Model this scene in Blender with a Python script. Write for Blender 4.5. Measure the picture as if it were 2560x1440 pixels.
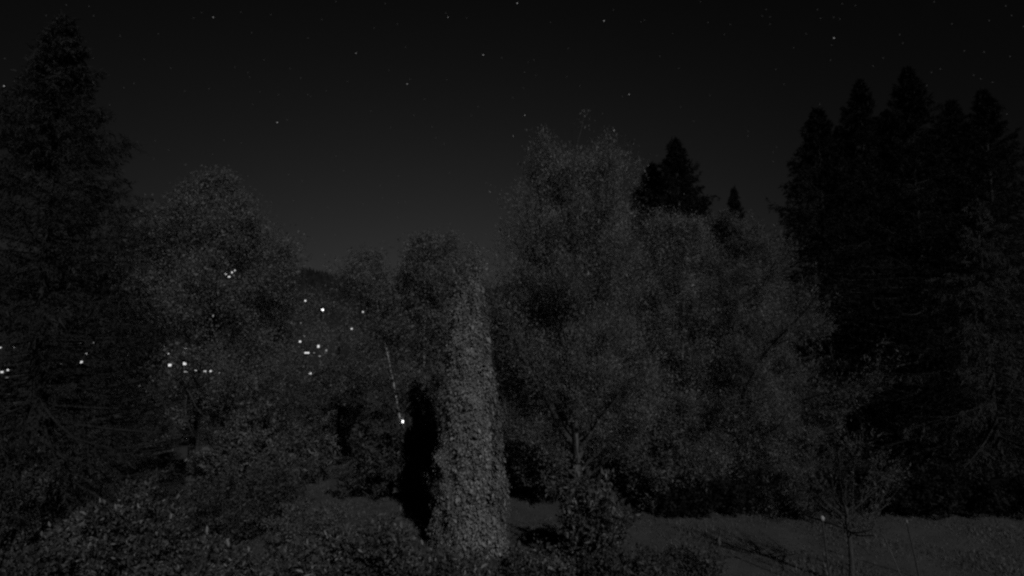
import bpy, math
import numpy as np

for o in list(bpy.data.objects):
    bpy.data.objects.remove(o)
scene = bpy.context.scene
col = scene.collection
R = math.radians

# ------------------------------------------------------------------ camera
F = 1525.0                      # focal length in photograph pixels (2560 wide)
CAM = np.array([0.0, 0.0, 4.5])
PITCH = math.atan(160 / F)      # eye level lies at picture row 880
cd = bpy.data.cameras.new("camera")
cd.sensor_width = 36
cd.lens = F / 2560 * 36
cd.clip_start = 0.1
cd.clip_end = 9000
co = bpy.data.objects.new("camera", cd)
co.location = CAM
co.rotation_euler = (math.pi / 2 + PITCH, 0, 0)
col.objects.link(co)
scene.camera = co

# ------------------------------------------------------------------ night sky: moonlit air and the glow of the town
MOON_EL, MOON_AZ = 31.0, 158.0   # behind the camera, to the right
wd = bpy.data.worlds.new("World")
scene.world = wd
wd.use_nodes = True
wn, wl = wd.node_tree.nodes, wd.node_tree.links
wn.clear()
wout = wn.new("ShaderNodeOutputWorld")
bg = wn.new("ShaderNodeBackground")
sky = wn.new("ShaderNodeTexSky")
sky.sky_type = 'NISHITA'
sky.sun_disc = False
sky.sun_elevation = R(MOON_EL)
sky.sun_rotation = R(MOON_AZ)
bw = wn.new("ShaderNodeRGBToBW")
wl.new(sky.outputs[0], bw.inputs[0])


def wmath(op, a, b=None, clamp=False):
    n = wn.new("ShaderNodeMath")
    n.operation = op
    n.use_clamp = clamp
    for i, v in enumerate((a, b)):
        if v is None:
            continue
        if isinstance(v, (int, float)):
            n.inputs[i].default_value = v
        else:
            wl.new(v, n.inputs[i])
    return n.outputs[0]


tc = wn.new("ShaderNodeTexCoord")
sep = wn.new("ShaderNodeSeparateXYZ")
wl.new(tc.outputs["Generated"], sep.inputs[0])
dot = wn.new("ShaderNodeVectorMath")
dot.operation = 'DOT_PRODUCT'
wl.new(tc.outputs["Generated"], dot.inputs[0])
TOWN = (-math.sin(R(7)), math.cos(R(7)), 0.0)
dot.inputs[1].default_value = TOWN
z = wmath('MAXIMUM', sep.outputs[2], 0.0)
fall = wmath('POWER', 2.718, wmath('MULTIPLY', z, -4.2))
side = wmath('POWER', wmath('MAXIMUM', dot.outputs["Value"], 0.0), 6.0)
GLOW = 0.045
glow = wmath('MULTIPLY', wmath('MULTIPLY', fall, GLOW), wmath('ADD', wmath('MULTIPLY', side, 0.86), 0.14))
SKY_STRENGTH = 0.0004
tot = wmath('ADD', wmath('MULTIPLY', bw.outputs[0], SKY_STRENGTH), glow)
wl.new(tot, bg.inputs["Color"])
bg.inputs["Strength"].default_value = 1.0
wl.new(bg.outputs[0], wout.inputs[0])

# ------------------------------------------------------------------ the moon
sl = bpy.data.lights.new("moon", 'SUN')
sl.energy = 2.5
sl.angle = R(0.55)
sl.color = (1, 1, 1)
so = bpy.data.objects.new("moon", sl)
a, e = R(MOON_AZ), R(MOON_EL)
from mathutils import Vector
to_moon = Vector((math.sin(a) * math.cos(e), math.cos(a) * math.cos(e), math.sin(e)))
so.rotation_euler = to_moon.to_track_quat('Z', 'Y').to_euler()
so.location = (10, -20, 30)
col.objects.link(so)

vs = scene.view_settings
vs.view_transform = 'Standard'
vs.look = 'None'
vs.exposure = 0
vs.gamma = 1
vs.use_curve_mapping = False
scene.render.engine = 'CYCLES'
scene.cycles.max_bounces = 4
scene.cycles.diffuse_bounces = 2
scene.cycles.glossy_bounces = 1
scene.cycles.transmission_bounces = 3
scene.cycles.transparent_max_bounces = 4
scene.cycles.use_denoising = False
scene.cycles.pixel_filter_type = 'BLACKMAN_HARRIS'
scene.cycles.filter_width = 2.5
scene.cycles.sample_clamp_indirect = 0.5
scene.cycles.sample_clamp_direct = 4.0

# ------------------------------------------------------------------ picture helpers
cp, sp = math.cos(PITCH), math.sin(PITCH)


def ray(px, py):
    u, v = (px - 1280) / F, (720 - py) / F
    d = np.array([u, cp - v * sp, sp + v * cp])
    return d / d[1]


def at(px, py, dist):
    """the point at world depth dist seen at a place in the photograph"""
    return CAM + ray(px, py) * dist


def on_ground(px, py):
    d = ray(px, py)
    t = 5.0
    while t < 900:
        p = CAM + d * t
        if p[2] <= height(p[0], p[1]):
            return p
        t *= 1.004
    return CAM + d * 900


def height(x, y):
    """height of the land: garden terrace, a fall into the valley, the far hill"""
    x = np.asarray(x, float)
    y = np.asarray(y, float)
    r = np.hypot(x, y)
    az = np.degrees(np.arctan2(x, y))
    fwd = np.clip((75 - np.abs(az)) / 20, 0, 1)
    base = np.interp(r, [0, 24, 45, 80, 150, 210], [0, 0, -1.6, -4.5, -6, -5])
    ridge = np.interp(az, [-75, -40, -30, -24.5, -19, -14, -7, 0, 20, 45, 75],
                      [80, 112, 120, 122, 113, 98, 84, 76, 66, 60, 40])
    up = np.interp(r, [190, 260, 340, 450, 600, 760, 900, 1000, 1500],
                   [0, .03, .11, .30, .58, .86, 1.0, .97, .75])
    lump = (np.sin(x * .011 + 1.3) * np.cos(y * .013) * 4 + np.sin(x * .031 + y * .02) * 2) * np.clip((r - 200) / 300, 0, 1)
    near = (np.sin(x * .35 + 1) * np.cos(y * .29) * .05 + np.sin(x * .9 + y * .7) * .02) * np.clip((r - 6) / 10, 0, 1)
    return base + fwd * up * ridge + lump * fwd + near


# ------------------------------------------------------------------ materials (all neutral: the night camera sees no colour)
def material(name):
    m = bpy.data.materials.new(name)
    m.use_nodes = True
    n = m.node_tree.nodes
    n.clear()
    return m, n, m.node_tree.links


def leaf_material(name, lo, hi, trans=0.25, rough=0.55, gloss=0.05):
    m, n, l = material(name)
    out = n.new("ShaderNodeOutputMaterial")
    geo = n.new("ShaderNodeNewGeometry")
    mr = n.new("ShaderNodeMapRange")
    mr.inputs["To Min"].default_value = lo
    mr.inputs["To Max"].default_value = hi
    l.new(geo.outputs["Random Per Island"], mr.inputs["Value"])
    tx = n.new("ShaderNodeTexCoord")
    nz = n.new("ShaderNodeTexNoise")
    nz.inputs["Scale"].default_value = 1.4
    nz.inputs["Detail"].default_value = 2
    l.new(tx.outputs["Object"], nz.inputs["Vector"])
    m2 = n.new("ShaderNodeMapRange")
    m2.inputs["From Min"].default_value = .35
    m2.inputs["From Max"].default_value = .65
    m2.inputs["To Min"].default_value = .72
    m2.inputs["To Max"].default_value = 1.25
    l.new(nz.outputs["Fac"], m2.inputs["Value"])
    mu = n.new("ShaderNodeMath")
    mu.operation = 'MULTIPLY'
    l.new(mr.outputs[0], mu.inputs[0])
    l.new(m2.outputs[0], mu.inputs[1])
    mr = mu
    dif = n.new("ShaderNodeBsdfDiffuse")
    tr = n.new("ShaderNodeBsdfTranslucent")
    l.new(mr.outputs[0], dif.inputs["Color"])
    l.new(mr.outputs[0], tr.inputs["Color"])
    mx = n.new("ShaderNodeMixShader")
    mx.inputs[0].default_value = trans
    l.new(dif.outputs[0], mx.inputs[1])
    l.new(tr.outputs[0], mx.inputs[2])
    gl = n.new("ShaderNodeBsdfGlossy")
    gl.inputs["Roughness"].default_value = rough
    gl.inputs["Color"].default_value = (1, 1, 1, 1)
    mg = n.new("ShaderNodeMixShader")
    mg.inputs[0].default_value = gloss
    l.new(mx.outputs[0], mg.inputs[1])
    l.new(gl.outputs[0], mg.inputs[2])
    l.new(mg.outputs[0], out.inputs[0])
    return m


def rough_material(name, lo, hi, scale=8.0, stretch=(1, 1, 1), bump=0.4, rough=0.9, detail=6):
    m, n, l = material(name)
    out = n.new("ShaderNodeOutputMaterial")
    b = n.new("ShaderNodeBsdfPrincipled")
    b.inputs["Roughness"].default_value = rough
    b.inputs["Specular IOR Level"].default_value = 0.2
    t = n.new("ShaderNodeTexCoord")
    mp = n.new("ShaderNodeMapping")
    mp.inputs["Scale"].default_value = stretch
    l.new(t.outputs["Object"], mp.inputs[0])
    no = n.new("ShaderNodeTexNoise")
    no.inputs["Scale"].default_value = scale
    no.inputs["Detail"].default_value = detail
    no.inputs["Roughness"].default_value = 0.65
    l.new(mp.outputs[0], no.inputs["Vector"])
    cr = n.new("ShaderNodeValToRGB")
    cr.color_ramp.elements[0].position = 0.32
    cr.color_ramp.elements[1].position = 0.68
    cr.color_ramp.elements[0].color = (lo, lo, lo, 1)
    cr.color_ramp.elements[1].color = (hi, hi, hi, 1)
    l.new(no.outputs["Fac"], cr.inputs[0])
    l.new(cr.outputs[0], b.inputs["Base Color"])
    bp = n.new("ShaderNodeBump")
    bp.inputs["Strength"].default_value = bump
    bp.inputs["Distance"].default_value = 0.05
    l.new(no.outputs["Fac"], bp.inputs["Height"])
    l.new(bp.outputs[0], b.inputs["Normal"])
    l.new(b.outputs[0], out.inputs[0])
    return m


def light_material(name, strength):
    m, n, l = material(name)
    out = n.new("ShaderNodeOutputMaterial")
    em = n.new("ShaderNodeEmission")
    em.inputs["Color"].default_value = (1, 1, 1, 1)
    em.inputs["Strength"].default_value = strength
    l.new(em.outputs[0], out.inputs[0])
    return m


M = dict(
    ivy=leaf_material("ivy_leaf", .068, .105, .15, .5, .02),
    laurel=leaf_material("laurel_leaf", .038, .066, .4, .5, .02),
    broad=leaf_material("broad_leaf", .07, .10, .5, .6, .02),
    ash=leaf_material("light_leaf", .08, .112, .5, .6, .02),
    birch=leaf_material("birch_leaf", .065, .095, .5, .6, .02),
    feather=leaf_material("larch_needle", .05, .08, .45, .6, .01),
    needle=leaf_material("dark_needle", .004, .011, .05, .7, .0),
    fir=leaf_material("fir_needle", .011, .022, .1, .7, .0),
    grey_fir=leaf_material("grey_fir_needle", .017, .032, .1, .7, .0),
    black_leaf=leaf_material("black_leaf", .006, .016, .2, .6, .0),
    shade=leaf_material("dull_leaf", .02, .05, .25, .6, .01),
    grass=leaf_material("grass_blade", .036, .064, .3, .6, .01),
    dark_bark=rough_material("dark_bark", .006, .015, 6, (4, 4, .8), .8),
    bark=rough_material("bark", .015, .04, 6, (4, 4, .8), .8),
    pale_bark=rough_material("pale_bark", .03, .075, 5, (3, 3, 1), .5),
    birch_bark=rough_material("birch_bark", .03, .36, 3.0, (1, 1, 5), .3),
    lawn=rough_material("lawn_soil", .021, .04, 1.1, (1, 1, 1), .7, detail=9),
    hill=rough_material("hill_wood", .006, .014, .05, (1, 1, 1), .8),
    forest=leaf_material("far_conifer", .006, .018, .05, .7, 0),
    stake=rough_material("weathered_wood", .015, .03, 10, (3, 3, .5), .4),
    cap=rough_material("pale_cap", .13, .22, 20, (1, 1, 1), .1, .4),
    tip=rough_material("dull_tip", .06, .1, 20, (1, 1, 1), .1, .6),
    dark_metal=rough_material("dark_metal", .03, .05, 20, (1, 1, 1), .1, .5),
    wall=rough_material("render_wall", .01, .016, 1.5, (1, 1, 1), .1),
    roof=rough_material("roof_tile", .008, .015, 3, (1, 1, 1), .3),
    frame=rough_material("window_frame", .03, .05, 3, (1, 1, 1), .1),
    lamp=light_material("lit_lamp", 3.0),
    lamp_soft=light_material("lit_lamp_soft", .6),
    window=light_material("lit_window", .9),
    window_soft=light_material("lit_window_dim", .3),
    star=light_material("star_light", .45),
    sky_speck=light_material("sky_speck_light", .07),
    star_dim=light_material("star_light_dim", .09),
)


# ------------------------------------------------------------------ mesh helpers
def mesh(name, verts, faces, mat, smooth=False):
    verts = np.ascontiguousarray(verts, dtype=np.float32)
    faces = np.ascontiguousarray(faces, dtype=np.int32)
    me = bpy.data.meshes.new(name)
    nf, k = faces.shape
    me.vertices.add(len(verts))
    me.vertices.foreach_set("co", verts.ravel())
    me.loops.add(nf * k)
    me.loops.foreach_set("vertex_index", faces.ravel())
    me.polygons.add(nf)
    me.polygons.foreach_set("loop_start", np.arange(nf, dtype=np.int32) * k)
    if smooth:
        me.polygons.foreach_set("use_smooth", np.ones(nf, dtype=bool))
    me.update(calc_edges=True)
    me.materials.append(mat)
    return me


def put(name, me, parent=None, kind=None):
    o = bpy.data.objects.new(name, me)
    col.objects.link(o)
    if parent is not None:
        o.parent = parent
    if kind:
        o["kind"] = kind
    return o


def thing(name, label, cat, loc=(0, 0, 0), group=None, rz=0):
    o = bpy.data.objects.new(name, None)
    o.empty_display_size = .2
    o.location = tuple(float(v) for v in loc)
    o.rotation_euler = (0, 0, rz)
    col.objects.link(o)
    o["label"] = label
    o["category"] = cat
    if group:
        o["group"] = group
    return o


def unit(v):
    return v / np.maximum(np.linalg.norm(v, axis=-1, keepdims=True), 1e-9)


def tubes(P, r0, r1, sides=5, power=1.0, flare=0.0):
    """P (B,K,3) polylines, radii from r0 to r1 (arrays of B); returns verts, quads"""
    B, K, _ = P.shape
    T = unit(np.gradient(P, axis=1))
    ref = np.where(np.abs(T[..., 2:3]) > .9, np.array([1., 0, 0]), np.array([0., 0, 1]))
    X = unit(np.cross(T, ref))
    Y = np.cross(T, X)
    t = np.linspace(0, 1, K) ** power
    r = np.asarray(r0)[:, None] * (1 - t) + np.asarray(r1)[:, None] * t
    if flare:
        r = r * (1 + flare * np.exp(-np.linspace(0, 1, K) * 14))[None]
    ang = np.arange(sides) * 2 * math.pi / sides
    V = P[:, :, None] + r[:, :, None, None] * (X[:, :, None] * np.cos(ang)[:, None] + Y[:, :, None] * np.sin(ang)[:, None])
    base = (np.arange(B) * K * sides)[:, None, None]
    k = (np.arange(K - 1) * sides)[None, :, None]
    s = np.arange(sides)[None, None]
    s2 = (s + 1) % sides
    Q = np.stack([base + k + s, base + k + s2, base + k + sides + s2, base + k + sides + s], -1)
    return V.reshape(-1, 3), Q.reshape(-1, 4)


def join(parts):
    vs, fs, n = [], [], 0
    for v, f in parts:
        vs.append(v)
        fs.append(f + n)
        n += len(v)
    return np.concatenate(vs), np.concatenate(fs)


def grow(P0, D, L, K, lift, wob, rng):
    """B branches from P0 along D, length L; lift bends them up (or down)"""
    B = len(P0)
    P = np.zeros((B, K, 3))
    P[:, 0] = P0
    d = unit(D)
    lift = np.broadcast_to(np.asarray(lift, float), (B,))
    for k in range(1, K):
        d = d + rng.normal(0, wob, (B, 3))
        d[:, 2] += lift / (K - 1)
        d = unit(d)
        P[:, k] = P[:, k - 1] + d * (L / (K - 1))[:, None]
    return P


def sprout(P, n, t0, t1, a0, a1, rng, flat=0.0):
    """n children for every branch: start points, directions, the place t along the parent, parent's index"""
    B, K, _ = P.shape
    t = (rng.random((B, n)) * .8 + np.arange(n)[None] + .1) / n
    t = t0 + (t1 - t0) * t
    f = t * (K - 1)
    i = np.clip(f.astype(int), 0, K - 2)
    w = (f - i)[..., None]
    b = np.arange(B)[:, None]
    A, C = P[b, i], P[b, i + 1]
    pos = A * (1 - w) + C * w
    T = unit(C - A)
    q = rng.normal(0, 1, (B, n, 3))
    q[..., 2] *= (1 - flat)
    q = unit(q - (q * T).sum(-1, keepdims=True) * T)
    an = a0 + (a1 - a0) * rng.random((B, n, 1))
    D = T * np.cos(an) + q * np.sin(an)
    return pos.reshape(-1, 3), D.reshape(-1, 3), t.reshape(-1), np.repeat(np.arange(B), n)


def leaves(pos, axis, normal, length, width, fold=0.18, small=False):
    """folded diamond leaves, or plain pointed ones where they are only a pixel or two across"""
    axis = unit(axis)
    side = unit(np.cross(axis, normal))
    nor = np.cross(side, axis)
    length = np.asarray(length)[:, None]
    width = np.asarray(width)[:, None]
    n = len(pos)
    if small:
        V = np.stack([pos + axis * length * .25 + side * width * .55, pos + axis * length, pos - side * width * .55], 1)
        return V.reshape(-1, 3), np.arange(n * 3).reshape(n, 3)
    a = pos
    tip = pos + axis * length
    mid = pos + axis * length * .45
    lft = mid + side * width * .5 + nor * length * fold
    rgt = mid - side * width * .5 + nor * length * fold
    V = np.stack([a, lft, tip, rgt], 1).reshape(-1, 3)
    Fq = np.arange(n * 4).reshape(n, 4)
    tri = np.concatenate([Fq[:, [0, 1, 2]], Fq[:, [0, 2, 3]]])
    return V, tri


def leaf_cloud(P, n, size, rng, spread=.1, droop=.2, aspect=.6, t0=.1, outward=.5, vary=.35, small=False):
    """n leaves along each twig"""
    B, K, _ = P.shape
    t = t0 + (1 - t0) * rng.random((B, n))
    f = t * (K - 1)
    i = np.clip(f.astype(int), 0, K - 2)
    w = (f - i)[..., None]
    b = np.arange(B)[:, None]
    A, C = P[b, i], P[b, i + 1]
    T = unit(C - A)
    pos = A * (1 - w) + C * w + rng.normal(0, spread, (B, n, 3))
    ax = unit(T * outward + rng.normal(0, .6, (B, n, 3)) + np.array([0, 0, -droop]))
    no = rng.normal(0, .6, (B, n, 3)) + np.array([0, 0, .7])
    pos, ax, no = (q.reshape(-1, 3) for q in (pos, ax, no))
    s = size * np.exp(rng.normal(0, vary, len(pos)))
    return leaves(pos, ax, no, s, s * aspect, .18, small)


# natural gaps in the crowns through which the village shows (photograph column, row, radius)
GAPS = [(422, 912, 13), (398, 914, 12), (422, 884, 9), (458, 909, 16), (462, 930, 12), (488, 927, 10), (455, 874, 9), (476, 878, 7), (512, 928, 9), (527, 928, 12),
        (548, 932, 9), (523, 890, 7), (410, 868, 6), (527, 905, 7), (566, 685, 9), (575, 690, 9), (583, 678, 9), (535, 790, 8), (292, 775, 7), (322, 889, 6),
        (204, 905, 13), (210, 915, 13), (190, 905, 8), (155, 909, 8), (215, 885, 9), (178, 900, 7), (231, 857, 8), (200, 859, 9), (258, 857, 7),
        (8, 930, 18), (20, 925, 14), (18, 944, 12), (10, 915, 10), (38, 870, 8), (4, 868, 10), (776, 936, 10), (793, 935, 11), (768, 882, 14), (796, 866, 10), (750, 855, 9),
        (760, 840, 8), (786, 882, 7), (800, 890, 7), (816, 875, 7), (764, 752, 10), (807, 775, 18), (753, 808, 6), (908, 780, 9), (880, 822, 10), (908, 872, 9),
        (1009, 1052, 24), (1068, 800, 5), (1068, 840, 6), (1068, 880, 6), (1068, 905, 7), (1068, 940, 7), (1068, 985, 6), (1046, 830, 6), (1046, 870, 5), (1046, 790, 5),
        (1089, 800, 6), (1089, 850, 5), (962, 880, 3), (972, 940, 4), (982, 985, 4), (990, 1015, 5), (997, 1035, 5)]
GAPS = np.array(GAPS, float)


def through_gaps(pos, base, rng):
    """False for leaves that would grow in one of the gaps"""
    w = pos + np.asarray(base)[None] - CAM[None]
    f = w[:, 1] * cp + w[:, 2] * sp
    u = 1280 + F * w[:, 0] / f
    v = 720 - F * (w[:, 2] * cp - w[:, 1] * sp) / f
    keep = np.ones(len(pos), bool)
    jit = .75 + .5 * rng.random(len(pos))
    for gx, gy, gr in GAPS:
        keep &= np.hypot(u - gx, (v - gy)) > gr * (1.0 if gx > 940 else .62 if gy > 700 else 1.3) * jit
    return keep


def keep_leaves(vq, base, rng):
    v, q = vq
    t = v.reshape(-1, 3, 3)
    t = t[through_gaps(t.mean(1), base, rng)]
    return t.reshape(-1, 3), np.arange(len(t) * 3).reshape(-1, 3)


def copy_tree(root, base, label, rz, scale):
    """another tree of the same kind: its own object with its own copies of the parts"""
    c = root.copy()
    col.objects.link(c)
    c.location = tuple(float(x) for x in base)
    c.rotation_euler = (0, 0, rz)
    c.scale = (scale[0], scale[0], scale[1])
    c["label"] = label
    for ch in list(root.children):
        d = ch.copy()
        col.objects.link(d)
        d.parent = c
    return c


# ------------------------------------------------------------------ plants
def broadleaf(name, label, cat, base, H, profile, leaf, bark, seed, lean=(0, 0), clear=.3, n1=14, n2=9, n3=9, nl=34,
              size=.085, ang=(.6, 1.0), lift=.5, trunk_r=.14, droop=.25, group=None, spread=.1, separate=True, stems=None,
              twig_lift=.1, l2=.42, l3=.3, aspect=.62, t2=.2, top=.97, wood_bark=None, hull=None, outward=.5, gaps=False, rag=0.0, limb_r=.018):
    """profile: list of (height fraction, radius in metres) for the crown"""
    rng = np.random.default_rng(seed)
    wood_bark = wood_bark or bark
    root = thing(name, label, cat, base, group)
    K = 12
    s = np.linspace(0, 1, K)
    st = stems or [(0, 0, lean[0], lean[1], 1.0, trunk_r)]
    hp = np.array([p[0] for p in profile])
    rp = np.array([p[1] for p in profile])
    trunkP = np.zeros((len(st), K, 3))
    for i, (bx, by, lx, ly, hf, tr) in enumerate(st):
        wob = np.cumsum(rng.normal(0, .012 * H, (K, 2)), 0) * s[:, None] * .5
        trunkP[i, :, 0] = bx + lx * s ** 1.3 + wob[:, 0]
        trunkP[i, :, 1] = by + ly * s ** 1.3 + wob[:, 1]
        trunkP[i, :, 2] = H * hf * s - .1
    for i in range(len(st)):
        v, q = tubes(trunkP[i:i + 1], [st[i][5]], [st[i][5] * .12], 9, .8, .5)
        put("trunk" if cat != "shrub" else "stem", mesh("trunk", v, q, M[bark], True), root)
    P0, D, t, par = sprout(trunkP, n1, clear, top, 1.2, 1.5, rng)
    n = len(t)
    az = np.arange(n) * 2.399 + rng.random(n) * .9
    R1 = np.interp(t, hp, rp) * (.8 + .4 * rng.random(n))
    el = ang[0] + (ang[1] - ang[0]) * t + rng.normal(0, .12, n)      # elevation of the limb
    D = np.stack([np.cos(az) * np.cos(el), np.sin(az) * np.cos(el), np.sin(el)], -1)
    L1 = R1 / np.maximum(np.cos(np.minimum(el + .15, 1.3)), .3)
    L1 = np.minimum(L1, np.maximum(H * 1.0 - P0[:, 2], .25) / np.maximum(np.sin(np.maximum(el, .2)), .2) * 1.02 + .1)
    if hull:
        # each limb runs out to the crown's outline
        Db = unit(D + np.array([0, 0, lift * .2]))
        u_ = np.linspace(.05, 1, 40)[None] * H
        Q = P0[:, None] + Db[:, None] * u_[..., None]
        ax_ = np.stack([np.interp(Q[..., 2], trunkP[0, :, 2], trunkP[0, :, k]) for k in (0, 1)], -1)
        ins = (np.hypot(Q[..., 0] - ax_[..., 0], Q[..., 1] - ax_[..., 1]) < np.interp(Q[..., 2] / H, hp, rp) * hull) & (Q[..., 2] < H)
        L1 = np.maximum((np.cumprod(ins, 1) * u_).max(1), .3) * rng.uniform(.8 - rag, .98 + rag, n)
    P1 = grow(P0, D, L1, 8, lift * .5, .06, rng)
    r1 = np.maximum(L1 * limb_r, limb_r * .67)
    if separate:
        for i in range(n):
            v, q = tubes(P1[i:i + 1], r1[i:i + 1], r1[i:i + 1] * .2, 5)
            put("limb", mesh("limb", v, q, M[wood_bark], True), root)
        wood = []
    else:
        wood = [tubes(P1, r1, r1 * .2, 4)]
    P0, D, t, par = sprout(P1, n2, t2, 1.0, .45, 1.0, rng)
    L2 = np.maximum(L1[par] * l2 * (1.15 - .6 * t) * (.7 + .6 * rng.random(len(t))), .22)
    P2 = grow(P0, D, L2, 5, twig_lift, .12, rng)
    wood.append(tubes(P2, np.maximum(L2 * limb_r * .67, limb_r * .33), np.full(len(t), limb_r * .2), 3))
    P0, D, t, par = sprout(P2, n3, .15, 1.0, .4, 1.1, rng)
    if hull:
        ax_ = np.stack([np.interp(P0[:, 2], trunkP[0, :, 2], trunkP[0, :, k]) for k in (0, 1)], -1)
        rad_ = np.interp(P0[:, 2] / H, hp, rp) * hull * rng.uniform(.88 - rag * .5, 1.08 + rag * 1.5, len(t))
        k = (np.hypot(*(P0[:, :2] - ax_).T) < rad_) & (P0[:, 2] < H * rng.uniform(.93 - rag * .3, 1.03 + rag * .6, len(t)))
        P0, D, t, par = P0[k], D[k], t[k], par[k]
    L3 = np.maximum(L2[par] * l3 * 1.3 * (.6 + .8 * rng.random(len(t))), .16)
    P3 = grow(P0, D, L3, 4, twig_lift - droop * .5, .12, rng)
    v, q = join(wood)
    put("twigs", mesh("twigs", v, q, M[wood_bark]), root, "stuff")
    v, q = leaf_cloud(P3, nl, size, rng, spread, droop, aspect, .1, outward, .35, True)
    if gaps:
        v, q = keep_leaves((v, q), base, rng)
    put("crown", mesh("crown", v, q, M[leaf]), root, "stuff")
    return root


def conifer(name, label, base, H, Rb, leaf, seed, n1=110, n2=13, nn=20, size=.13, group=None, low=.06, droop=-.25, tip=.35,
            aspect=.22, cat="conifer", trunk_r=.2, hang=.25, ragged=.3, power=.85, lean=(0, 0), bare=None, gaps=False):
    rng = np.random.default_rng(seed)
    root = thing(name, label, cat, base, group)
    K = 10
    s = np.linspace(0, 1, K)
    TP = np.zeros((1, K, 3))
    TP[0, :, 0] = lean[0] * s
    TP[0, :, 1] = lean[1] * s
    TP[0, :, 2] = H * s - .1
    v, q = tubes(TP, [trunk_r], [.015], 8, 1, .4)
    put("trunk", mesh("trunk", v, q, M["dark_bark"], True), root)
    P0, D, t, par = sprout(TP, n1, low, .985, 1, 1.2, rng)
    n = len(t)
    az = np.arange(n) * 2.399 + rng.normal(0, .35, n)
    if bare is not None:
        k = (t < bare[0]) | (t > bare[1])
        P0, D, t = P0[k], D[k], t[k]
        n = len(t)
        az = az[k]
    L = (Rb * (1 - t) ** power + .06) * (1 - ragged + 2 * ragged * rng.random(n)) * np.interp(t, [0, .93, 1], [1, 1, .6])
    el = np.interp(t, [0, .5, .85, 1], [droop, droop * .4, .15, .6]) + rng.normal(0, .12, n)
    D = np.stack([np.cos(az) * np.cos(el), np.sin(az) * np.cos(el), np.sin(el)], -1)
    P1 = grow(P0, D, L, 7, tip, .05, rng)
    wood = [tubes(P1, np.maximum(L * .012, .008), np.full(n, .004), 4)]
    P0, D, t2, par = sprout(P1, n2, .12, 1.0, .6, 1.1, rng, .75)
    L2 = np.maximum(L[par] * .34 * (1.15 - .75 * t2), .12) * (.7 + .6 * rng.random(len(t2)))
    P2 = grow(P0, D, L2, 4, -hang, .08, rng)
    v, q = join(wood)
    put("twigs", mesh("twigs", v, q, M["dark_bark"]), root, "stuff")
    v, q = leaf_cloud(P2, nn, size, rng, .035, hang * .9, aspect, .0, 1.1, .3, True)
    v2, q2 = leaf_cloud(P1, nn, size, rng, .04, hang * .6, aspect, .3, 1.1, .3, True)
    v, q = join([(v, q), (v2, q2)])
    if gaps:
        v, q = keep_leaves((v.reshape(-1, 3), q), base, rng)
    put("crown", mesh("crown", v, q, M[leaf]), root, "stuff")
    return root


def shrub(name, label, base, H, Rx, leaf, seed, stems=16, n2=8, n3=4, nl=12, size=.11, aspect=.42, group=None, open_=1.0, ry=None,
          upright=.0, spread=.05, cat="shrub", bark="bark", droop=.0):
    rng = np.random.default_rng(seed)
    root = thing(name, label, cat, base, group)
    ry = ry or Rx
    az = np.arange(stems) * 2.399 + rng.random(stems)
    rr = np.sqrt((np.arange(stems) + .5) / stems) * open_
    tgt = np.stack([np.cos(az) * rr * Rx, np.sin(az) * rr * ry, H * np.sqrt(np.maximum(1.02 - .8 * rr ** 2, .05)) * (.75 + .35 * rng.random(stems))], -1)
    src = tgt * np.array([.22, .22, 0]) + np.array([0, 0, -.05])
    tgt[:, :2] = tgt[:, :2] * (1 - upright) + src[:, :2] * upright
    D = tgt - src
    L = np.linalg.norm(D, axis=1)
    P1 = grow(src, D, L, 6, .15, .07, rng)
    for i in range(stems):
        v, q = tubes(P1[i:i + 1], [.018], [.006], 5)
        put("stem", mesh("stem", v, q, M[bark], True), root)
    P0, D, t, par = sprout(P1, n2, .2, 1, .4, 1.1, rng)
    L2 = np.maximum(L[par] * .33 * (1.2 - .5 * t), .15)
    P2 = grow(P0, D, L2, 4, .3, .12, rng)
    wood = [tubes(P2, np.full(len(t), .007), np.full(len(t), .003), 3)]
    P0, D, t, par = sprout(P2, n3, .2, 1, .4, 1.0, rng)
    L3 = np.full(len(t), .2) * (.6 + .8 * rng.random(len(t)))
    P3 = grow(P0, D, L3, 3, .2, .1, rng)
    v, q = join(wood)
    put("twigs", mesh("twigs", v, q, M[bark]), root, "stuff")
    v, q = leaf_cloud(P3, nl, size, rng, spread, droop, aspect, .1, .6)
    lv = v.reshape(-1, 4, 3)
    lv = lv[through_gaps(lv.mean(1), base, rng)]
    Fq = np.arange(len(lv) * 4).reshape(-1, 4)
    put("foliage", mesh("foliage", lv.reshape(-1, 3), np.concatenate([Fq[:, [0, 1, 2]], Fq[:, [0, 2, 3]]]), M[leaf]), root, "stuff")
    return root


# ------------------------------------------------------------------ the land
def sheet(name, radii, mat, naz=240):
    az = np.linspace(-math.pi, math.pi, naz, endpoint=False)
    A, Rr = np.meshgrid(az, radii)
    X, Y = np.sin(A) * Rr, np.cos(A) * Rr
    V = np.stack([X, Y, height(X, Y)], -1).reshape(-1, 3)
    n = len(radii)
    i = (np.arange(n - 1) * naz)[:, None]
    j = np.arange(naz)[None]
    j2 = (j + 1) % naz
    Q = np.stack([i + j, i + naz + j, i + naz + j2, i + j2], -1).reshape(-1, 4)
    o = put(name, mesh(name, V, Q[:, ::-1], mat, True))
    o["kind"] = "structure"
    return o


g_r = np.concatenate([[.02], np.linspace(1, 40, 66), np.geomspace(42, 230, 40)])
sheet("ground", g_r, M["lawn"])
h_r = np.concatenate([[230], np.geomspace(238, 1500, 60), np.geomspace(1700, 7000, 8)])
sheet("hill", h_r, M["hill"], 240)

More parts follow.
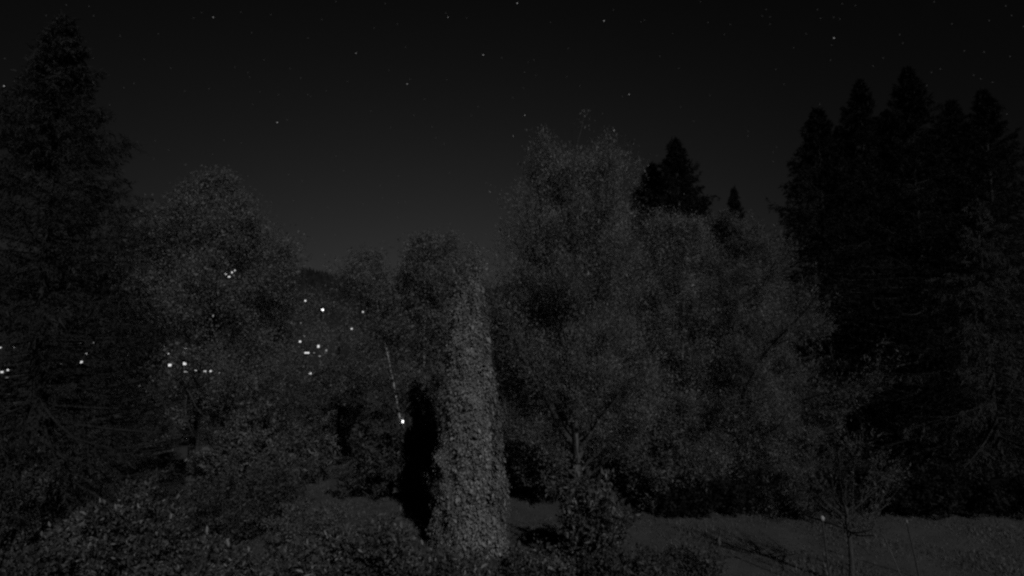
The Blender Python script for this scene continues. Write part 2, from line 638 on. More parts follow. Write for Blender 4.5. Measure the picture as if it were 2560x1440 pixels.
# the far wood on the hill: one mass of small conifer tops
rng = np.random.default_rng(5)
n = 9000
az = R(1) * rng.uniform(-46, 30, n)
rr = rng.uniform(470, 1010, n)
clear_ = (np.abs(np.degrees(az) + 24.8) < 1.2) & (rr < 645)      # the house's own clearing
rr = np.where(clear_, 700 + rr * .3, rr)
x, y = np.sin(az) * rr, np.cos(az) * rr
zz = height(x, y)
hh = rng.uniform(5, 11, n)
wdt = hh * rng.uniform(.18, .34, n)
ang = np.arange(5) * 2 * math.pi / 5
ring = np.stack([np.cos(ang), np.sin(ang), np.zeros(5)], -1)
V = np.concatenate([np.stack([x, y, zz + hh], -1)[:, None], np.stack([x, y, zz - .3], -1)[:, None] + ring[None] * wdt[:, None, None]], 1).reshape(-1, 3)
b = (np.arange(n) * 6)[:, None]
k = np.arange(5)[None]
T = np.stack([b + 0 * k, b + 1 + k, b + 1 + (k + 1) % 5], -1).reshape(-1, 3)
fw = put("far_forest", mesh("far_forest", V, T, M["forest"]), None, "stuff")
fw["label"] = "dark wood covering the far hillside below the skyline"
fw["category"] = "forest"

# mown grass on the garden terrace
rng = np.random.default_rng(8)
n = 165000
az = R(1) * rng.uniform(-44, 44, n)
rr = 10.5 + 25 * rng.random(n) ** 1.25
x, y = np.sin(az) * rr, np.cos(az) * rr
pos = np.stack([x, y, height(x, y) - .005], -1)
ax = rng.normal(0, .45, (n, 3)) + np.array([0, 0, 1.])
no = rng.normal(0, 1, (n, 3)) * np.array([1, 1, .3])
s = rng.uniform(.035, .085, n) * (1 + .5 * np.sin(x * 1.7) * np.sin(y * 1.3))
v, q = leaves(pos, ax, no, s, s * .28, .05, True)
gr = put("grass", mesh("grass", v, q, M["grass"]), None, "stuff")
gr["label"] = "short rough grass of the moonlit garden lawn"
gr["category"] = "grass"

# ------------------------------------------------------------------ stars
sky_root = bpy.data.objects.new("sky", None)
col.objects.link(sky_root)
sky_root["kind"] = "structure"
STARS = [(1293, 8, 1), (1510, 52, 1), (2085, 95, 1), (1208, 137, 1), (10, 215, 1), (693, 306, 1), (1573, 236, .8), (1535, 326, 1),
         (1283, 340, .7), (1312, 288, .8), (1120, 43, .7), (890, 133, .7), (533, 43, .8), (1018, 210, .8), (1025, 198, .6), (696, 237, .6),
         (650, 230, .5), (1770, 56, .6), (1311, 181, .6), (1035, 288, .6), (422, 375, .6), (1178, 290, .5), (755, 453, .6), (660, 150, .5),
         (1335, 150, .5), (908, 510, .6), (2183, 165, .5), (1870, 340, .5), (1702, 268, .5), (1533, 25, .5), (1420, 120, .4), (935, 70, .4),
         (770, 95, .4), (300, 90, .4), (427, 170, .4), (360, 148, .4), (1090, 345, .4), (840, 390, .4), (620, 440, .4), (180, 495, .4),
         (1650, 140, .4), (1905, 40, .4), (2380, 60, .5), (2460, 130, .4), (1960, 210, .4), (1450, 215, .4), (1110, 360, .4), (560, 350, .4)]
rs_ = np.random.default_rng(77)
STARS += [(float(rs_.uniform(0, 2560)), float(640 * rs_.random() ** 1.1), .3) for _ in range(190)]  # random faint specks added to roughen the smooth sky, not observed stars
t_ = (1 + 5 ** .5) / 2
iv = unit(np.array([(-1, t_, 0), (1, t_, 0), (-1, -t_, 0), (1, -t_, 0), (0, -1, t_), (0, 1, t_), (0, -1, -t_), (0, 1, -t_), (t_, 0, -1), (t_, 0, 1), (-t_, 0, -1), (-t_, 0, 1)]))
ifc = np.array([(0, 11, 5), (0, 5, 1), (0, 1, 7), (0, 7, 10), (0, 10, 11), (1, 5, 9), (5, 11, 4), (11, 10, 2), (10, 7, 6), (7, 1, 8), (3, 9, 4), (3, 4, 2), (3, 2, 6), (3, 6, 8), (3, 8, 9), (4, 9, 5), (2, 4, 11), (6, 2, 10), (8, 6, 7), (9, 8, 1)])
speck_f = mesh("star", iv * 2.2, ifc, M["sky_speck"])  # mesh of the added grain-like specks
star_b = mesh("star", iv * 3.4, ifc, M["star"])
star_d = mesh("star", iv * 3.4, ifc, M["star_dim"])
for px, py, s in STARS:
    d = ray(px, py)
    p = CAM + d / np.linalg.norm(d) * 5000
    o = put("star", star_b if s >= .7 else star_d if s >= .4 else speck_f, sky_root)
    o.location = p
    o.scale = (max(s, .6) if s >= .4 else 1,) * 3

# ------------------------------------------------------------------ the ivy-covered trunk
def ivy_trunk():
    rng = np.random.default_rng(21)
    b = at(1175, 1352, 14.6)
    b[2] = height(b[0], b[1])
    root = thing("ivy_covered_trunk", "tall broken trunk thickly clad in pale ivy, standing alone mid-garden", "tree", b)
    H = 6.45
    hs = np.linspace(0, 1, 30)
    cxs = np.interp(hs, [0, .15, .6, .9, 1], [0, .0, -.02, -.1, -.12])

    def field(h, an, na, nz, sd):
        """smooth random relief round the trunk, na cells round and nz cells up"""
        g = np.random.default_rng(sd).random((nz + 2, na)) * 2 - 1
        x = an / (2 * math.pi) * na
        y = h * nz
        i, j = np.floor(x).astype(int), np.floor(y).astype(int)
        u, v = x - i, y - j
        u, v = u * u * (3 - 2 * u), v * v * (3 - 2 * v)
        i, i2, j = i % na, (i + 1) % na, np.clip(j, 0, nz)
        return (g[j, i] * (1 - u) + g[j, i2] * u) * (1 - v) + (g[j + 1, i] * (1 - u) + g[j + 1, i2] * u) * v

    def rad(h, an):
        base = np.interp(h, [0, .03, .12, .4, .7, .88, .95, 1.0], [.80, .84, .80, .68, .52, .38, .30, .16])
        return base * (1 + .10 * field(h, an, 7, 5, 1) + .17 * field(h, an, 18, 12, 2) + .13 * field(h, an, 34, 30, 3))

    # bare wood inside
    P = np.stack([cxs, np.zeros(30), hs * H - .1], -1)[None]
    v, q = tubes(P, [.5], [.16], 14, 1, .3)
    put("trunk", mesh("trunk", v, q, M["bark"], True), root)
    # climbing ivy stems
    for i in range(16):
        a0 = i * .393 + rng.normal(0, .1)
        hh = np.linspace(0, rng.uniform(.7, 1), 16)
        aa = a0 + np.cumsum(rng.normal(0, .07, 16))
        r = np.interp(hh, [0, 1], [.52, .2]) + .03
        P = np.stack([np.interp(hh, hs, cxs) + np.cos(aa) * r, np.sin(aa) * r, hh * H], -1)[None]
        v, q = tubes(P, [.035], [.008], 6)
        put("ivy_stem", mesh("ivy_stem", v, q, M["bark"], True), root)
    # leaves in overlapping shingles, hanging out at different depths
    n = 62000
    h = rng.random(n) ** .92
    an = rng.random(n) * 2 * math.pi
    depth = rng.random(n) ** 2.6
    dens = field(h, an, 18, 10, 4) + .8 * field(h, an, 36, 30, 5)
    keep = (dens > -.5) | (rng.random(n) < .12)
    h, an, depth = h[keep], an[keep], depth[keep]
    r = rad(h, an) - .03 - depth * .25 + rng.normal(0, .03, len(h))
    pos = np.stack([np.interp(h, hs, cxs) + np.cos(an) * r, np.sin(an) * r, h * H], -1)
    out = np.stack([np.cos(an), np.sin(an), np.zeros(len(h))], -1)
    tang = np.stack([-np.sin(an), np.cos(an), np.zeros(len(h))], -1)
    m = len(h)
    ax = np.array([0, 0, -1.]) * .8 + out * rng.uniform(.0, .9, (m, 1)) + tang * rng.normal(0, .6, (m, 1))
    no = out + np.array([0, 0, .35]) + rng.normal(0, .42, (m, 3))
    s = .042 * np.exp(rng.normal(0, .4, m))
    v1 = leaves(pos, ax, no, s * 1.25, s * .7, .06)
    # sprays that hang out from the trunk and end ragged
    nh = 1500
    hh = rng.random(nh) ** .9
    aa = rng.random(nh) * 2 * math.pi
    good = (field(hh, aa, 18, 10, 4) > -.35)
    hh, aa = hh[good], aa[good]
    nh = len(hh)
    rr_ = rad(hh, aa) - .12
    P0 = np.stack([np.interp(hh, hs, cxs) + np.cos(aa) * rr_, np.sin(aa) * rr_, hh * H], -1)
    D = np.stack([np.cos(aa), np.sin(aa), rng.uniform(-.2, .9, nh)], -1) + rng.normal(0, .2, (nh, 3))
    P4 = grow(P0, D, rng.uniform(.1, .27, nh), 5, -2.2, .12, rng)
    v3 = leaf_cloud(P4, 34, .042, rng, .035, .8, .5, .1, .6)
    # flowering shoots standing off the top and sides
    ns = 150
    hh = np.concatenate([rng.uniform(.86, 1.0, 90), rng.uniform(.05, .9, 60)])
    aa = rng.random(ns) * 2 * math.pi
    rr_ = rad(hh, aa) * .7
    P0 = np.stack([np.interp(hh, hs, cxs) + np.cos(aa) * rr_, np.sin(aa) * rr_, hh * H], -1)
    D = np.stack([np.cos(aa) * .7, np.sin(aa) * .7, np.full(ns, .7)], -1)
    D[:90, 2] = 1.6
    L = rng.uniform(.2, .36, ns)
    L[:90] = rng.uniform(.2, .75, 90)
    P3 = grow(P0, D, L, 4, .1, .12, rng)
    put("twigs", mesh("twigs", *tubes(P3, np.full(ns, .008), np.full(ns, .003), 3), M["bark"]), root, "stuff")
    v2 = leaf_cloud(P3, 30, .038, rng, .05, .1, .8, .1, .4)
    v, q = join([v1, v2, v3])
    put("ivy", mesh("ivy", v, q, M["ivy"]), root, "stuff")


ivy_trunk()

# ------------------------------------------------------------------ broadleaf trees
def gbase(px, dist):
    x = ray(px, 880)[0] * dist
    return np.array([x, dist, float(height(x, dist))])


broadleaf("broadleaf_tree", "rounded broadleaf tree on the lawn in front of the village lights", "tree", gbase(490, 18.3), 9.75,
          [(0, 1.4), (.28, 2.9), (.4, 3.7), (.52, 3.9), (.66, 3.4), (.8, 2.5), (.9, 1.6), (1, .5)], "broad", "bark", 31,
          clear=.28, n1=80, n2=11, n3=8, nl=48, size=.047, ang=(-.05, 1.1), trunk_r=.13, lean=(.1, .1), spread=.14, hull=.98, gaps=True, rag=.1)
broadleaf("ascending_tree", "tallest broadleaf tree in the middle, upright fanned limbs above the ivy trunk", "tree", gbase(1440, 17.9), 10.0,
          [(0, 1.7), (.2, 2.1), (.4, 2.9), (.6, 3.0), (.8, 2.8), (.92, 2.4), (.98, 1.8), (1, 1.3)], "ash", "pale_bark", 42,
          clear=.05, n1=84, n2=11, n3=8, nl=50, size=.052, ang=(.65, 1.35), lift=.45, trunk_r=.11, lean=(-.2, .2), l2=.36, spread=.13, wood_bark="bark",
          twig_lift=.7, aspect=.38, outward=1.2, droop=.0, hull=.95, rag=.25)
SLIM = [(1552, 18.6, 8.3, 51, "slender tree with a straight pale stem behind the pointed shrub", .1),
        (1655, 18.9, 8.8, 52, "slender pale-stemmed tree rising straight from the lawn edge", .0),
        (1690, 18.2, 8.6, 53, "slender tree whose pale stem bends to the right as it rises", .35),
        (1345, 19.0, 8.4, 55, "slender tree between the ivy trunk and the tallest broadleaf tree", -.1),
        (1870, 18.6, 7.0, 56, "slender tree in front of the feathery tree's right half", .2),
        (1745, 19.3, 8.4, 54, "slender pale-stemmed tree next to the wide feathery tree", .15)]
for px, d, h, sd, lab, ln in SLIM:
    broadleaf("slender_tree", lab, "tree", gbase(px, d), h, [(0, 1.3), (.2, 1.5), (.5, 1.45), (.8, 1.05), (1, .4)], "ash", "pale_bark", sd,
              clear=.05, n1=28, n2=8, n3=7, nl=30, size=.05, ang=(.4, 1.25), lift=.4, trunk_r=.045, lean=(ln, .1), spread=.13, hull=1.0, rag=.2,
              group="slender pale-stemmed trees at the lawn edge", separate=False, wood_bark="bark", aspect=.45, outward=.9)
broadleaf("feathery_tree", "wide feathery tree with sweeping outward sprays before the black conifers", "tree", gbase(1825, 20.2), 8.8,
          [(0, 4.2), (.12, 4.7), (.3, 4.9), (.5, 4.4), (.7, 3.3), (.88, 1.9), (1, .7)], "feather", "dark_bark", 61,
          clear=.02, n1=84, n2=14, n3=8, nl=34, size=.063, ang=(-.1, 1.15), lift=.3, trunk_r=.14, droop=.15, l2=.3, l3=.46, aspect=.3, twig_lift=.35, outward=1.4,
          spread=.07, hull=.95, rag=.25)

BIRCH = [(1026, 22.0, 8.0, -1.75, 71, "birch with a white stem leaning left beside the dark gap"),
         (1046, 23.0, 8.3, .0, 72, "birch with a thin broken-white stem, second from the ivy trunk's shadow"),
         (1068, 21.8, 8.7, .0, 73, "birch with the brightest straight white stem, just left of the ivy trunk"),
         (1089, 22.6, 8.7, .3, 74, "birch whose white stem almost touches the ivy trunk's edge")]
for px, d, h, ln, sd, lab in BIRCH:
    broadleaf("birch_tree", lab, "tree", gbase(px, d), h, [(0, 1.1), (.3, 2.0), (.55, 2.9), (.75, 2.7), (.9, 1.8), (1, .6)], "birch", "birch_bark", sd,
              clear=.25, n1=28, n2=8, n3=7, nl=29, size=.054, ang=(.2, 1.1), lift=.2, trunk_r=.06, droop=.6, lean=(ln, .1), spread=.13, hull=.95, gaps=True, rag=.28, limb_r=.006,
              group="birches behind the ivy trunk", separate=False, wood_bark="bark")

# ------------------------------------------------------------------ conifers
conifer("spruce_tree", "tall dim spruce at the left edge with long low branches", gbase(95, 14.6), 13.0, 4.4, "fir", 81, n1=420, n2=16, nn=24, size=.09,
        hang=.6, droop=-.25, power=.9, low=.0, gaps=True)


def conifer_group(name, spots, group, protos, **kw):
    made = []
    for i, (px, d, h, r_, sd, lab) in enumerate(spots):
        if i < protos:
            made.append((conifer(name, lab, gbase(px, d), h, r_, "needle", sd, group=group, **kw), h, r_))
        else:
            src, h0, r0 = made[i % protos]
            copy_tree(src, gbase(px, d), lab, 1.3 * i, (r_ / r0, h / h0))


conifer_group("black_conifer", [
    (1702, 30, 15.9, 7.6, 82, "black pointed conifer rising behind the tallest broadleaf tree"),
    (1640, 32, 15.4, 7.4, 83, "black conifer top half hidden by the tallest broadleaf tree"),
    (1850, 33, 14.5, 4.0, 84, "small black conifer tip standing alone above the feathery tree"),
    (1768, 34, 14.2, 5.0, 85, "black conifer in the notch between the two black tips")], "black conifers behind the broadleaf trees", 2,
    n1=210, n2=11, nn=26, size=.13, aspect=.28, power=1.0, ragged=.22, low=.25)
conifer_group("black_spruce", [
    (2075, 25.0, 15.3, 5.8, 91, "black spruce with a clear left edge against the sky"),
    (2190, 26.5, 17.4, 6.6, 92, "black spruce second in the dark row, behind the staked sapling"),
    (2318, 25.5, 17.5, 6.4, 93, "tallest black spruce of the dark row on the right"),
    (2425, 27.0, 16.9, 6.0, 94, "black spruce between the tallest one and the frame edge"),
    (2512, 25.0, 16.4, 6.2, 95, "black spruce cut by the right frame edge"),
    (2130, 29.0, 16.4, 6.2, 97, "black spruce set back between the first two of the dark row"),
    (2255, 29.5, 17.6, 6.2, 98, "black spruce set back left of the tallest one")], "black spruces along the right side", 3,
    n1=330, n2=12, nn=21, size=.12, aspect=.28, low=.01, power=1.0, ragged=.3, droop=-.4, tip=.3, hang=.4)
conifer("weeping_fir", "grey fir with hanging fronds in front of the black spruces", gbase(2470, 19.5), 9.6, 3.4, "grey_fir", 96,
        n1=190, n2=13, nn=24, size=.09, hang=.9, droop=-.35, tip=.1, low=.03, ragged=.45, power=.9)

# ------------------------------------------------------------------ trees in the middle distance and the valley
DIST = [(60, 38, 4.3, 101, "dull low tree behind the left spruce, furthest left"),
        (1240, 27, 7.6, 109, "soft grey tree in the gap just right of the ivy trunk"),
        (640, 32, 4.6, 104, "dull bushy tree just right of the rounded tree"),
        (230, 46, 5.0, 102, "dull round tree below the lit houses on the left"),
        (350, 36, 3.9, 103, "dull bushy tree left of the rounded tree's trunk"),
        (725, 38, 4.3, 105, "dull tree under the paired hillside lights"),
        (850, 33, 4.8, 106, "dull tree in the dark hollow under the brightest street light"),
        (920, 42, 6.4, 107, "soft grey tree behind the leaning birch"),
        (285, 43, 4.7, 114, "dull tree beyond the lawn left of the rounded tree"),
        (450, 42, 4.1, 115, "dull low tree directly behind the rounded tree's trunk"),
        (150, 36, 4.2, 116, "dull low tree showing between the left spruce's branches"),
        (540, 46, 4.7, 108, "dull tree under the strip of lit windows"),
        (1350, 29, 8.0, 110, "soft grey tree seen under the tallest broadleaf tree's crown"),
        (1480, 27, 7.6, 111, "soft grey tree behind the tallest broadleaf tree's stem"),
        (1610, 28, 7.4, 112, "soft grey tree behind the slender stems"),
        (1960, 27, 5.0, 113, "dull tree behind the feathery tree's outer sprays")]
protos = []
for i, (px, d, h, sd, lab) in enumerate(DIST):
    if i < 3:
        w = min(1.1, h / 4.2)
        o = broadleaf("hollow_tree", lab, "tree", gbase(px, d), h, [(0, 1.7 * w), (.3, 2.3 * w), (.6, 2.2 * w), (.85, 1.4 * w), (1, .5)], "feather" if h > 6 else "shade", "bark", sd,
                      clear=.04, n1=30, n2=8, n3=7, nl=26, size=.08, ang=(.2, 1.1), trunk_r=.1, group="dull trees in the hollow", separate=False, hull=1.05)
        protos.append((o, h, w))
    else:
        src, h0, w0 = protos[1 if h > 6 else (0, 2)[i % 2]]
        copy_tree(src, gbase(px, d), lab, i * 2.1, (min(1.1, h / 4.2) / w0, h / h0))

# ------------------------------------------------------------------ garden shrubs
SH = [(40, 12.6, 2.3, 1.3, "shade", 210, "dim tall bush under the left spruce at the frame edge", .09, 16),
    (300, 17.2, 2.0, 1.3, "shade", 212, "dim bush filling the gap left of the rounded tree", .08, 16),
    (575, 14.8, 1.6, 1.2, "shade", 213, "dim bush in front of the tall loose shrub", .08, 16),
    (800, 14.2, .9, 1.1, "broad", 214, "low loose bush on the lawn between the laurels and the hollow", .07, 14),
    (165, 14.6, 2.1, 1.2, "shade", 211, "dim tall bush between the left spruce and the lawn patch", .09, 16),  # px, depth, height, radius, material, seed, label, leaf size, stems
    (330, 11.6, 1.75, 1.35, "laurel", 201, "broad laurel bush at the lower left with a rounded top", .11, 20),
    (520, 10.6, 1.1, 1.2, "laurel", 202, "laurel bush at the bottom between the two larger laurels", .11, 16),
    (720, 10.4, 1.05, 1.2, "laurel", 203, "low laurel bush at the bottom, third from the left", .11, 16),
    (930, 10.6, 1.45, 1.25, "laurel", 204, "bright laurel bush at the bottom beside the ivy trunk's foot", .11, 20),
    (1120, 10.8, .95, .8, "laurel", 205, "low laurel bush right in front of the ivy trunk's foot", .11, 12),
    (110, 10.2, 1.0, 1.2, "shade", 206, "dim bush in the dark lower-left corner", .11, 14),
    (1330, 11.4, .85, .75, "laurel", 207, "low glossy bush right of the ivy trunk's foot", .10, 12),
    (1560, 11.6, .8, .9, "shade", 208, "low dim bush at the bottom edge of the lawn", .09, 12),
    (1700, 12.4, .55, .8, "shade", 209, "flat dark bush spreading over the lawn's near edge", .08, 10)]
for px, d, h, r, mt, sd, lab, ls, ns in SH:
    shrub("laurel_bush", lab, gbase(px, d), h, r, mt, sd, stems=ns, size=ls * .66, nl=19, aspect=.5)
shrub("pointed_shrub", "leafy upright shrub with two pointed humps right of the ivy trunk", gbase(1475, 13.2), 1.75, .75, "laurel", 221, stems=22, n2=9, n3=5,
      size=.085, upright=.25)
shrub("tall_shrub", "tall loose shrub between the rounded tree and the hollow", gbase(620, 17.2), 3.3, 1.15, "broad", 222, upright=.2, stems=20, n2=9, n3=5, nl=24, size=.065, aspect=.6)
shrub("small_shrub", "small dark shrub at the foot of the rounded tree", gbase(700, 16.2), 1.5, .9, "shade", 223, stems=14, size=.08)
shrub("spiky_plant", "plant with upright pale spikes at the edge of the hollow", gbase(745, 20.5), 2.6, .6, "broad", 224, stems=12, n2=6, n3=3, size=.12, aspect=.25, upright=.3)
shrub("spiky_plant", "narrow plant with pale spikes nearest the dark hollow", gbase(808, 21.5), 2.4, .4, "broad", 225, stems=8, n2=6, n3=3, size=.12, aspect=.25, upright=.4)
shrub("dark_bush", "dark bush between the birches and the lawn", gbase(960, 19.8), 1.9, 1.4, "shade", 226, stems=18, n2=9, n3=5, size=.09)
shrub("dark_bush", "dark bush under the birches behind the ivy trunk", gbase(1050, 19.3), 3.5, 1.0, "shade", 227, stems=18, n2=10, n3=6, nl=14, size=.09)
shrub("dark_bush", "soft grey undergrowth bush beneath the tallest broadleaf tree", gbase(1370, 18.8), 2.6, 1.5, "feather", 228, stems=22, n2=9, n3=5, size=.09)
shrub("dark_bush", "soft grey undergrowth bush among the slender trees", gbase(1610, 18.3), 2.3, 1.6, "feather", 229, stems=22, n2=9, n3=5, size=.09)

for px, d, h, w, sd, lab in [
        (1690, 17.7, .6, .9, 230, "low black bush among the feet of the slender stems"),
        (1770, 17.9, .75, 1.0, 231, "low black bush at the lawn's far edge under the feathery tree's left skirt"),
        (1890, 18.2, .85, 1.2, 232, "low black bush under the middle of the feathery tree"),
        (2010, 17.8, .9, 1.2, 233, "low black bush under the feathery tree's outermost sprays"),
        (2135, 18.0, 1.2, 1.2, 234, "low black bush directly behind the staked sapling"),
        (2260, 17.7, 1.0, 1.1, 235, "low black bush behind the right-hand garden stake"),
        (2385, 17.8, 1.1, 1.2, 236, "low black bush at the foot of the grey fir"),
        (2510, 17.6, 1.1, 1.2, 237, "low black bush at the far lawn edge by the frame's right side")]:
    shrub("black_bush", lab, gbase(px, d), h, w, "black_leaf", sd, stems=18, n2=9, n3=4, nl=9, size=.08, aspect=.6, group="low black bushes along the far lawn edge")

# ------------------------------------------------------------------ the staked sapling
def sapling():
    rng = np.random.default_rng(300)
    b = gbase(2096, 12.1)
    root = thing("sapling", "young staked fruit tree with upright shoots on the right lawn", "tree", b)
    K = 7
    s = np.linspace(0, 1, K)
    P = np.stack([.03 * np.sin(s * 4), 0 * s, 1.55 * s - .05], -1)[None]
    v, q = tubes(P, [.055], [.035], 9, 1, .5)
    put("trunk", mesh("trunk", v, q, M["bark"], True), root)
    n = 15
    az = np.arange(n) * 2.399
    h0 = rng.uniform(.85, 1.5, n)
    el = rng.uniform(-.05, .7, n)
    P0 = np.stack([0 * az, 0 * az, h0], -1)
    D = np.stack([np.cos(az) * np.cos(el), np.sin(az) * np.cos(el), np.sin(el)], -1)
    L = rng.uniform(.55, 1.0, n)
    P1 = grow(P0, D, L, 6, .35, .1, rng)
    for i in range(n):
        v, q = tubes(P1[i:i + 1], [.018], [.007], 5)
        put("limb", mesh("limb", v, q, M["bark"], True), root)
    P0, D, t, par = sprout(P1, 4, .3, 1, .3, .9, rng)
    D[:, 2] = np.abs(D[:, 2]) + .9
    L2 = rng.uniform(.35, 1.25, len(t))
    P2 = grow(P0, D, L2, 6, .5, .07, rng)
    put("twigs", mesh("twigs", *tubes(P2, np.full(len(t), .007), np.full(len(t), .003), 4), M["bark"]), root, "stuff")
    v, q = leaf_cloud(P2, 17, .05, rng, .025, .2, .4, .1, .7)
    put("crown", mesh("crown", v, q, M["shade"]), root, "stuff")


sapling()


def stake(px, top_px, depth, top_y, label, cap):
    b = gbase(px, depth)
    t = at(top_px, top_y, depth)
    root = thing("garden_stake", label, "stake", b, "stakes round the sapling")
    s = np.linspace(0, 1, 5)[:, None]
    P = ((t - b)[None] * s)[None]
    P[0, 0, 2] -= .1
    v, q = tubes(P, [.018], [.016], 8)
    put("post", mesh("post", v, q, M["stake"], True), root)
    if cap:
        c = (t - b)
        zs = np.array([-.03, -.02, .03, .055, .065])
        rs = np.array([.018, .036, .04, .026, .004])
        a8 = np.arange(10) * 2 * math.pi / 10
        V = np.concatenate([np.stack([np.cos(a8) * r_ + c[0], np.sin(a8) * r_ + c[1], np.full(10, c[2] + z_)], -1) for r_, z_ in zip(rs, zs)])
        i = (np.arange(4) * 10)[:, None]
        j = np.arange(10)[None]
        Q = np.stack([i + j, i + (j + 1) % 10, i + 10 + (j + 1) % 10, i + 10 + j], -1).reshape(-1, 4)
        put("cap", mesh("cap", V, Q, M["cap"], True), root)
    else:
        c = (t - b)
        P = np.stack([c + np.array([0, 0, -.03]), c + np.array([0, 0, .03])])[None]
        v, q = tubes(P, [.028], [.024], 8)
        put("tip", mesh("tip", v, q, M["tip"], True), root)


stake(2048, 2056, 11.8, 1298, "thin garden stake with a round pale cap left of the sapling", True)
stake(2262, 2266, 12.7, 1302, "thin garden stake with a small pale tip right of the sapling", False)


def cane():
    b = at(2262, 1438, 12.25)
    b[2] = height(b[0], b[1])
    t = at(2210, 1340, 12.3)
    root = thing("bamboo_cane", "pale cane leaning left towards the sapling", "cane", b)
    P = ((t - b)[None] * np.linspace(0, 1, 7)[:, None])[None]
    v, q = tubes(P, [.011], [.008], 8)
    put("shaft", mesh("shaft", v, q, M["pale_bark"], True), root)
    for k in (1, 2, 3, 4, 5):
        c = P[0, k]
        d = unit(t - b) * .008
        v, q = tubes(np.stack([c - d, c + d])[None], [.0135], [.0135], 8)
        put("node", mesh("node", v, q, M["pale_bark"], True), root)


cane()

# ------------------------------------------------------------------ the village: houses with lit windows, street lamps
def box(x0, x1, y0, y1, z0, z1):
    V = np.array([(x, y, z_) for z_ in (z0, z1) for y in (y0, y1) for x in (x0, x1)], float)
    Q = np.array([(0, 2, 3, 1), (4, 5, 7, 6), (0, 1, 5, 4), (2, 6, 7, 3), (0, 4, 6, 2), (1, 3, 7, 5)])
    return V, Q


def stand(px, py, dist, clear):
    """the farthest depth up to dist at which this sight line is still clear of the land"""
    d = ray(px, py)
    t = 60.0 if dist > 60 else dist
    while t < dist:
        p = CAM + d * (t + 2)
        if p[2] < height(p[0], p[1]) + clear:
            break
        t += 2
    return t


def house(label, px, py, dist, w, h, lits, rz=0.0):
    """lits: lit windows as picture offsets from (px,py) in photograph pixels, with size in px and a brightness"""
    dist = stand(px, py + max(dy + sh for dx, dy, sw, sh, br in lits), dist, .6)
    c = at(px, py, dist)
    g = float(height(c[0], c[1]))
    base = np.array([c[0], c[1], g])
    root = thing("village_house", label, "house", base, "houses of the village in the valley")
    zc = c[2] - g
    top = max(zc + 1.2 + max(sh / 2 - dy for dx, dy, sw, sh, br in lits) * dist / F, 4.0)
    put("wall", mesh("wall", *box(-w / 2, w / 2, .0, 8, -4, top), M["wall"]), root)
    rv = np.array([(-w / 2 - .5, -.6, top), (w / 2 + .5, -.6, top), (w / 2 + .5, 8.6, top), (-w / 2 - .5, 8.6, top), (-w / 2 - .5, 4, top + 3.2), (w / 2 + .5, 4, top + 3.2)])
    rq = np.array([(0, 1, 5, 4), (2, 3, 4, 5), (0, 4, 3, 0), (1, 2, 5, 1)])
    me = bpy.data.meshes.new("roof")
    me.from_pydata([tuple(p) for p in rv], [], [(0, 1, 5, 4), (2, 3, 4, 5), (0, 4, 3), (1, 2, 5), (0, 3, 2, 1)])
    me.materials.append(M["roof"])
    rf = put("roof", me, root)
    put("chimney", mesh("chimney", *box(w * .2, w * .2 + .7, 4.6, 5.3, top + 1, top + 4.2), M["wall"]), rf)
    k = dist / F
    for dx, dy, sw, sh, br in lits:
        x, zz = dx * k, zc - dy * k
        W, Hh = sw * k * .27, sh * k * .25
        fr = put("window", mesh("window", *box(x - W - .1, x + W + .1, -.06, .05, zz - Hh - .1, zz + Hh + .1), M["frame"]), root)
        put("pane", mesh("pane", *box(x - W, x - .05, -.1, -.065, zz - Hh, zz + Hh), M["window" if br > .5 else "window_soft"]), fr)
        put("pane", mesh("pane", *box(x + .05, x + W, -.1, -.065, zz - Hh, zz + Hh), M["window" if br > .5 else "window_soft"]), fr)


house("far house at the left edge with clustered lit windows", 14, 925, 210, 9, 6, [(-8, 6, 12, 12, 1), (6, 0, 8, 8, 1), (6, 20, 10, 8, 0), (-4, -12, 8, 6, 0)])
house("far lit house showing through the left spruce's lower branches", 198, 905, 215, 15, 7,
      [(6, 0, 10, 12, 1), (12, 10, 12, 10, 1), (-8, 0, 10, 5, 0), (-45, 5, 7, 8, 0), (17, -20, 8, 8, 1), (-20, -5, 6, 4, 0), (34, -48, 7, 6, 0), (2, -46, 10, 6, 0)])
house("far house with two lit windows behind the rounded tree's trunk", 422, 912, 205, 7.2, 7,
      [(3, 1, 14, 12, 1), (-24, 3, 14, 8, 1), (-20, 12, 12, 5, 0), (0, -28, 12, 7, 1), (-12, -24, 8, 4, 0), (-14, -45, 6, 4, 0)])
house("far house with a row of lit windows right of the rounded tree's trunk", 472, 915, 200, 6.6, 7,
      [(-10, -6, 14, 14, 1), (4, -4, 10, 6, 0), (-6, 14, 18, 6, 0), (18, 12, 12, 8, 1), (-14, -34, 10, 6, 0), (-10, -44, 8, 5, 1), (8, -38, 6, 6, 0)])
house("far low house with a broken strip of lit windows under the crown's right half", 527, 920, 206, 8.6, 6,
      [(-14, 8, 10, 7, 1), (2, 8, 14, 8, 1), (24, 12, 14, 5, 0), (-2, -32, 8, 4, 0), (2, -15, 10, 4, 0)])
house("far house with a gabled lit window above the paired lights", 790, 868, 280, 17, 7,
      [(6, -2, 9, 13, 1), (-22, 14, 22, 7, 1), (-4, 14, 6, 4, 0), (10, 22, 9, 5, 0), (-40, -14, 9, 9, 1), (-30, -28, 8, 8, 0), (26, 8, 7, 9, 0)])
house("far house with two lit windows side by side low in the hollow", 785, 934, 195, 9, 5, [(-9, -1, 10, 10, 1), (8, 0, 14, 8, 1)])
house("hillside house with a cluster of bright windows seen through the crown", 575, 685, 560, 18, 8,
      [(-11, 0, 9, 9, 1), (-2, 7, 12, 6, 1), (5, -4, 6, 8, 1), (12, -9, 5, 6, 1), (10, 4, 6, 6, 0)])
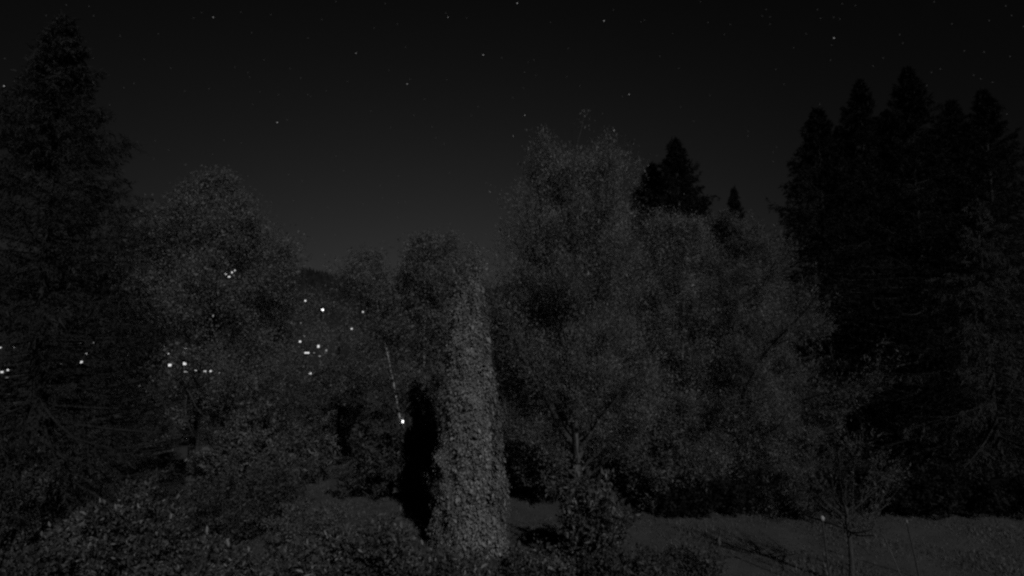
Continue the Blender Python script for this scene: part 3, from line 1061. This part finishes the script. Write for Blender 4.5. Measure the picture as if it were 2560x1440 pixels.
house("far house with one slim lit window beside the leaning birch", 908, 872, 270, 9, 6, [(0, 0, 10, 5, 1), (-3, 12, 5, 8, 0)])


def street_lamp(label, px, py, dist, size, mat):
    size /= dist
    dist = stand(px, py, dist, 3.5)
    size *= dist
    c = at(px, py, dist)
    g = float(height(c[0], c[1]))
    base = np.array([c[0], c[1], g])
    hz = c[2] - g
    if hz < 1:
        hz = 1.0
    root = thing("street_lamp", label, "street lamp", base, "lit street lamps in the valley")
    P = np.array([[(0, 0, -1), (0, 0, hz * .6), (0, 0, hz + .35), (0, -.25, hz + .55), (0, -.6, hz + .5)]], float)
    v, q = tubes(P, [.09], [.05], 7)
    put("pole", mesh("pole", v, q, M["dark_metal"], True), root)
    put("lamp_head", mesh("lamp_head", *box(-size * .6, size * .6, -.9, -.3, hz + size * .55, hz + size * .55 + .15), M["dark_metal"]), root)
    r = size / 2
    V = iv * np.array([r, r, r]) + np.array([0, -.6, hz])
    put("lamp", mesh("lamp", V, ifc, M[mat], True), root)


k = 1 / F
for lab, px, py, d, s, mt in [
    ("brightest street lamp on the slope under the skyline", 807, 775, 430, 9, "lamp"),
    ("small street lamp up and left of the brightest one", 764, 752, 450, 7, "window"),
    ("street lamp right of the brightest one at the same height", 908, 780, 420, 7, "lamp_soft"),
    ("street lamp below the right-hand hill lamp, before the birches", 880, 822, 330, 8, "lamp_soft"),
    ("bright nearby lamp low beside the leaning birch's foot", 1009, 1051, 38, 14, "lamp"),
    ("dim street lamp seen through the rounded tree's lower crown", 535, 790, 420, 8, "window_soft"),
    ("lone small street lamp left of the rounded tree", 292, 775, 430, 6, "window_soft"),
    ("small street lamp near the left frame edge", 38, 870, 300, 6, "window"),
    ("street lamp cut by the left frame edge", 4, 868, 290, 9, "window"),
    ("faint street lamp between the rounded tree and the left houses", 322, 889, 260, 5, "window_soft"),
    ("tiny street lamp under the small hill lamp", 753, 808, 380, 5, "window_soft")]:
    street_lamp(lab, px, py, d, s * d * k * .72, mt)
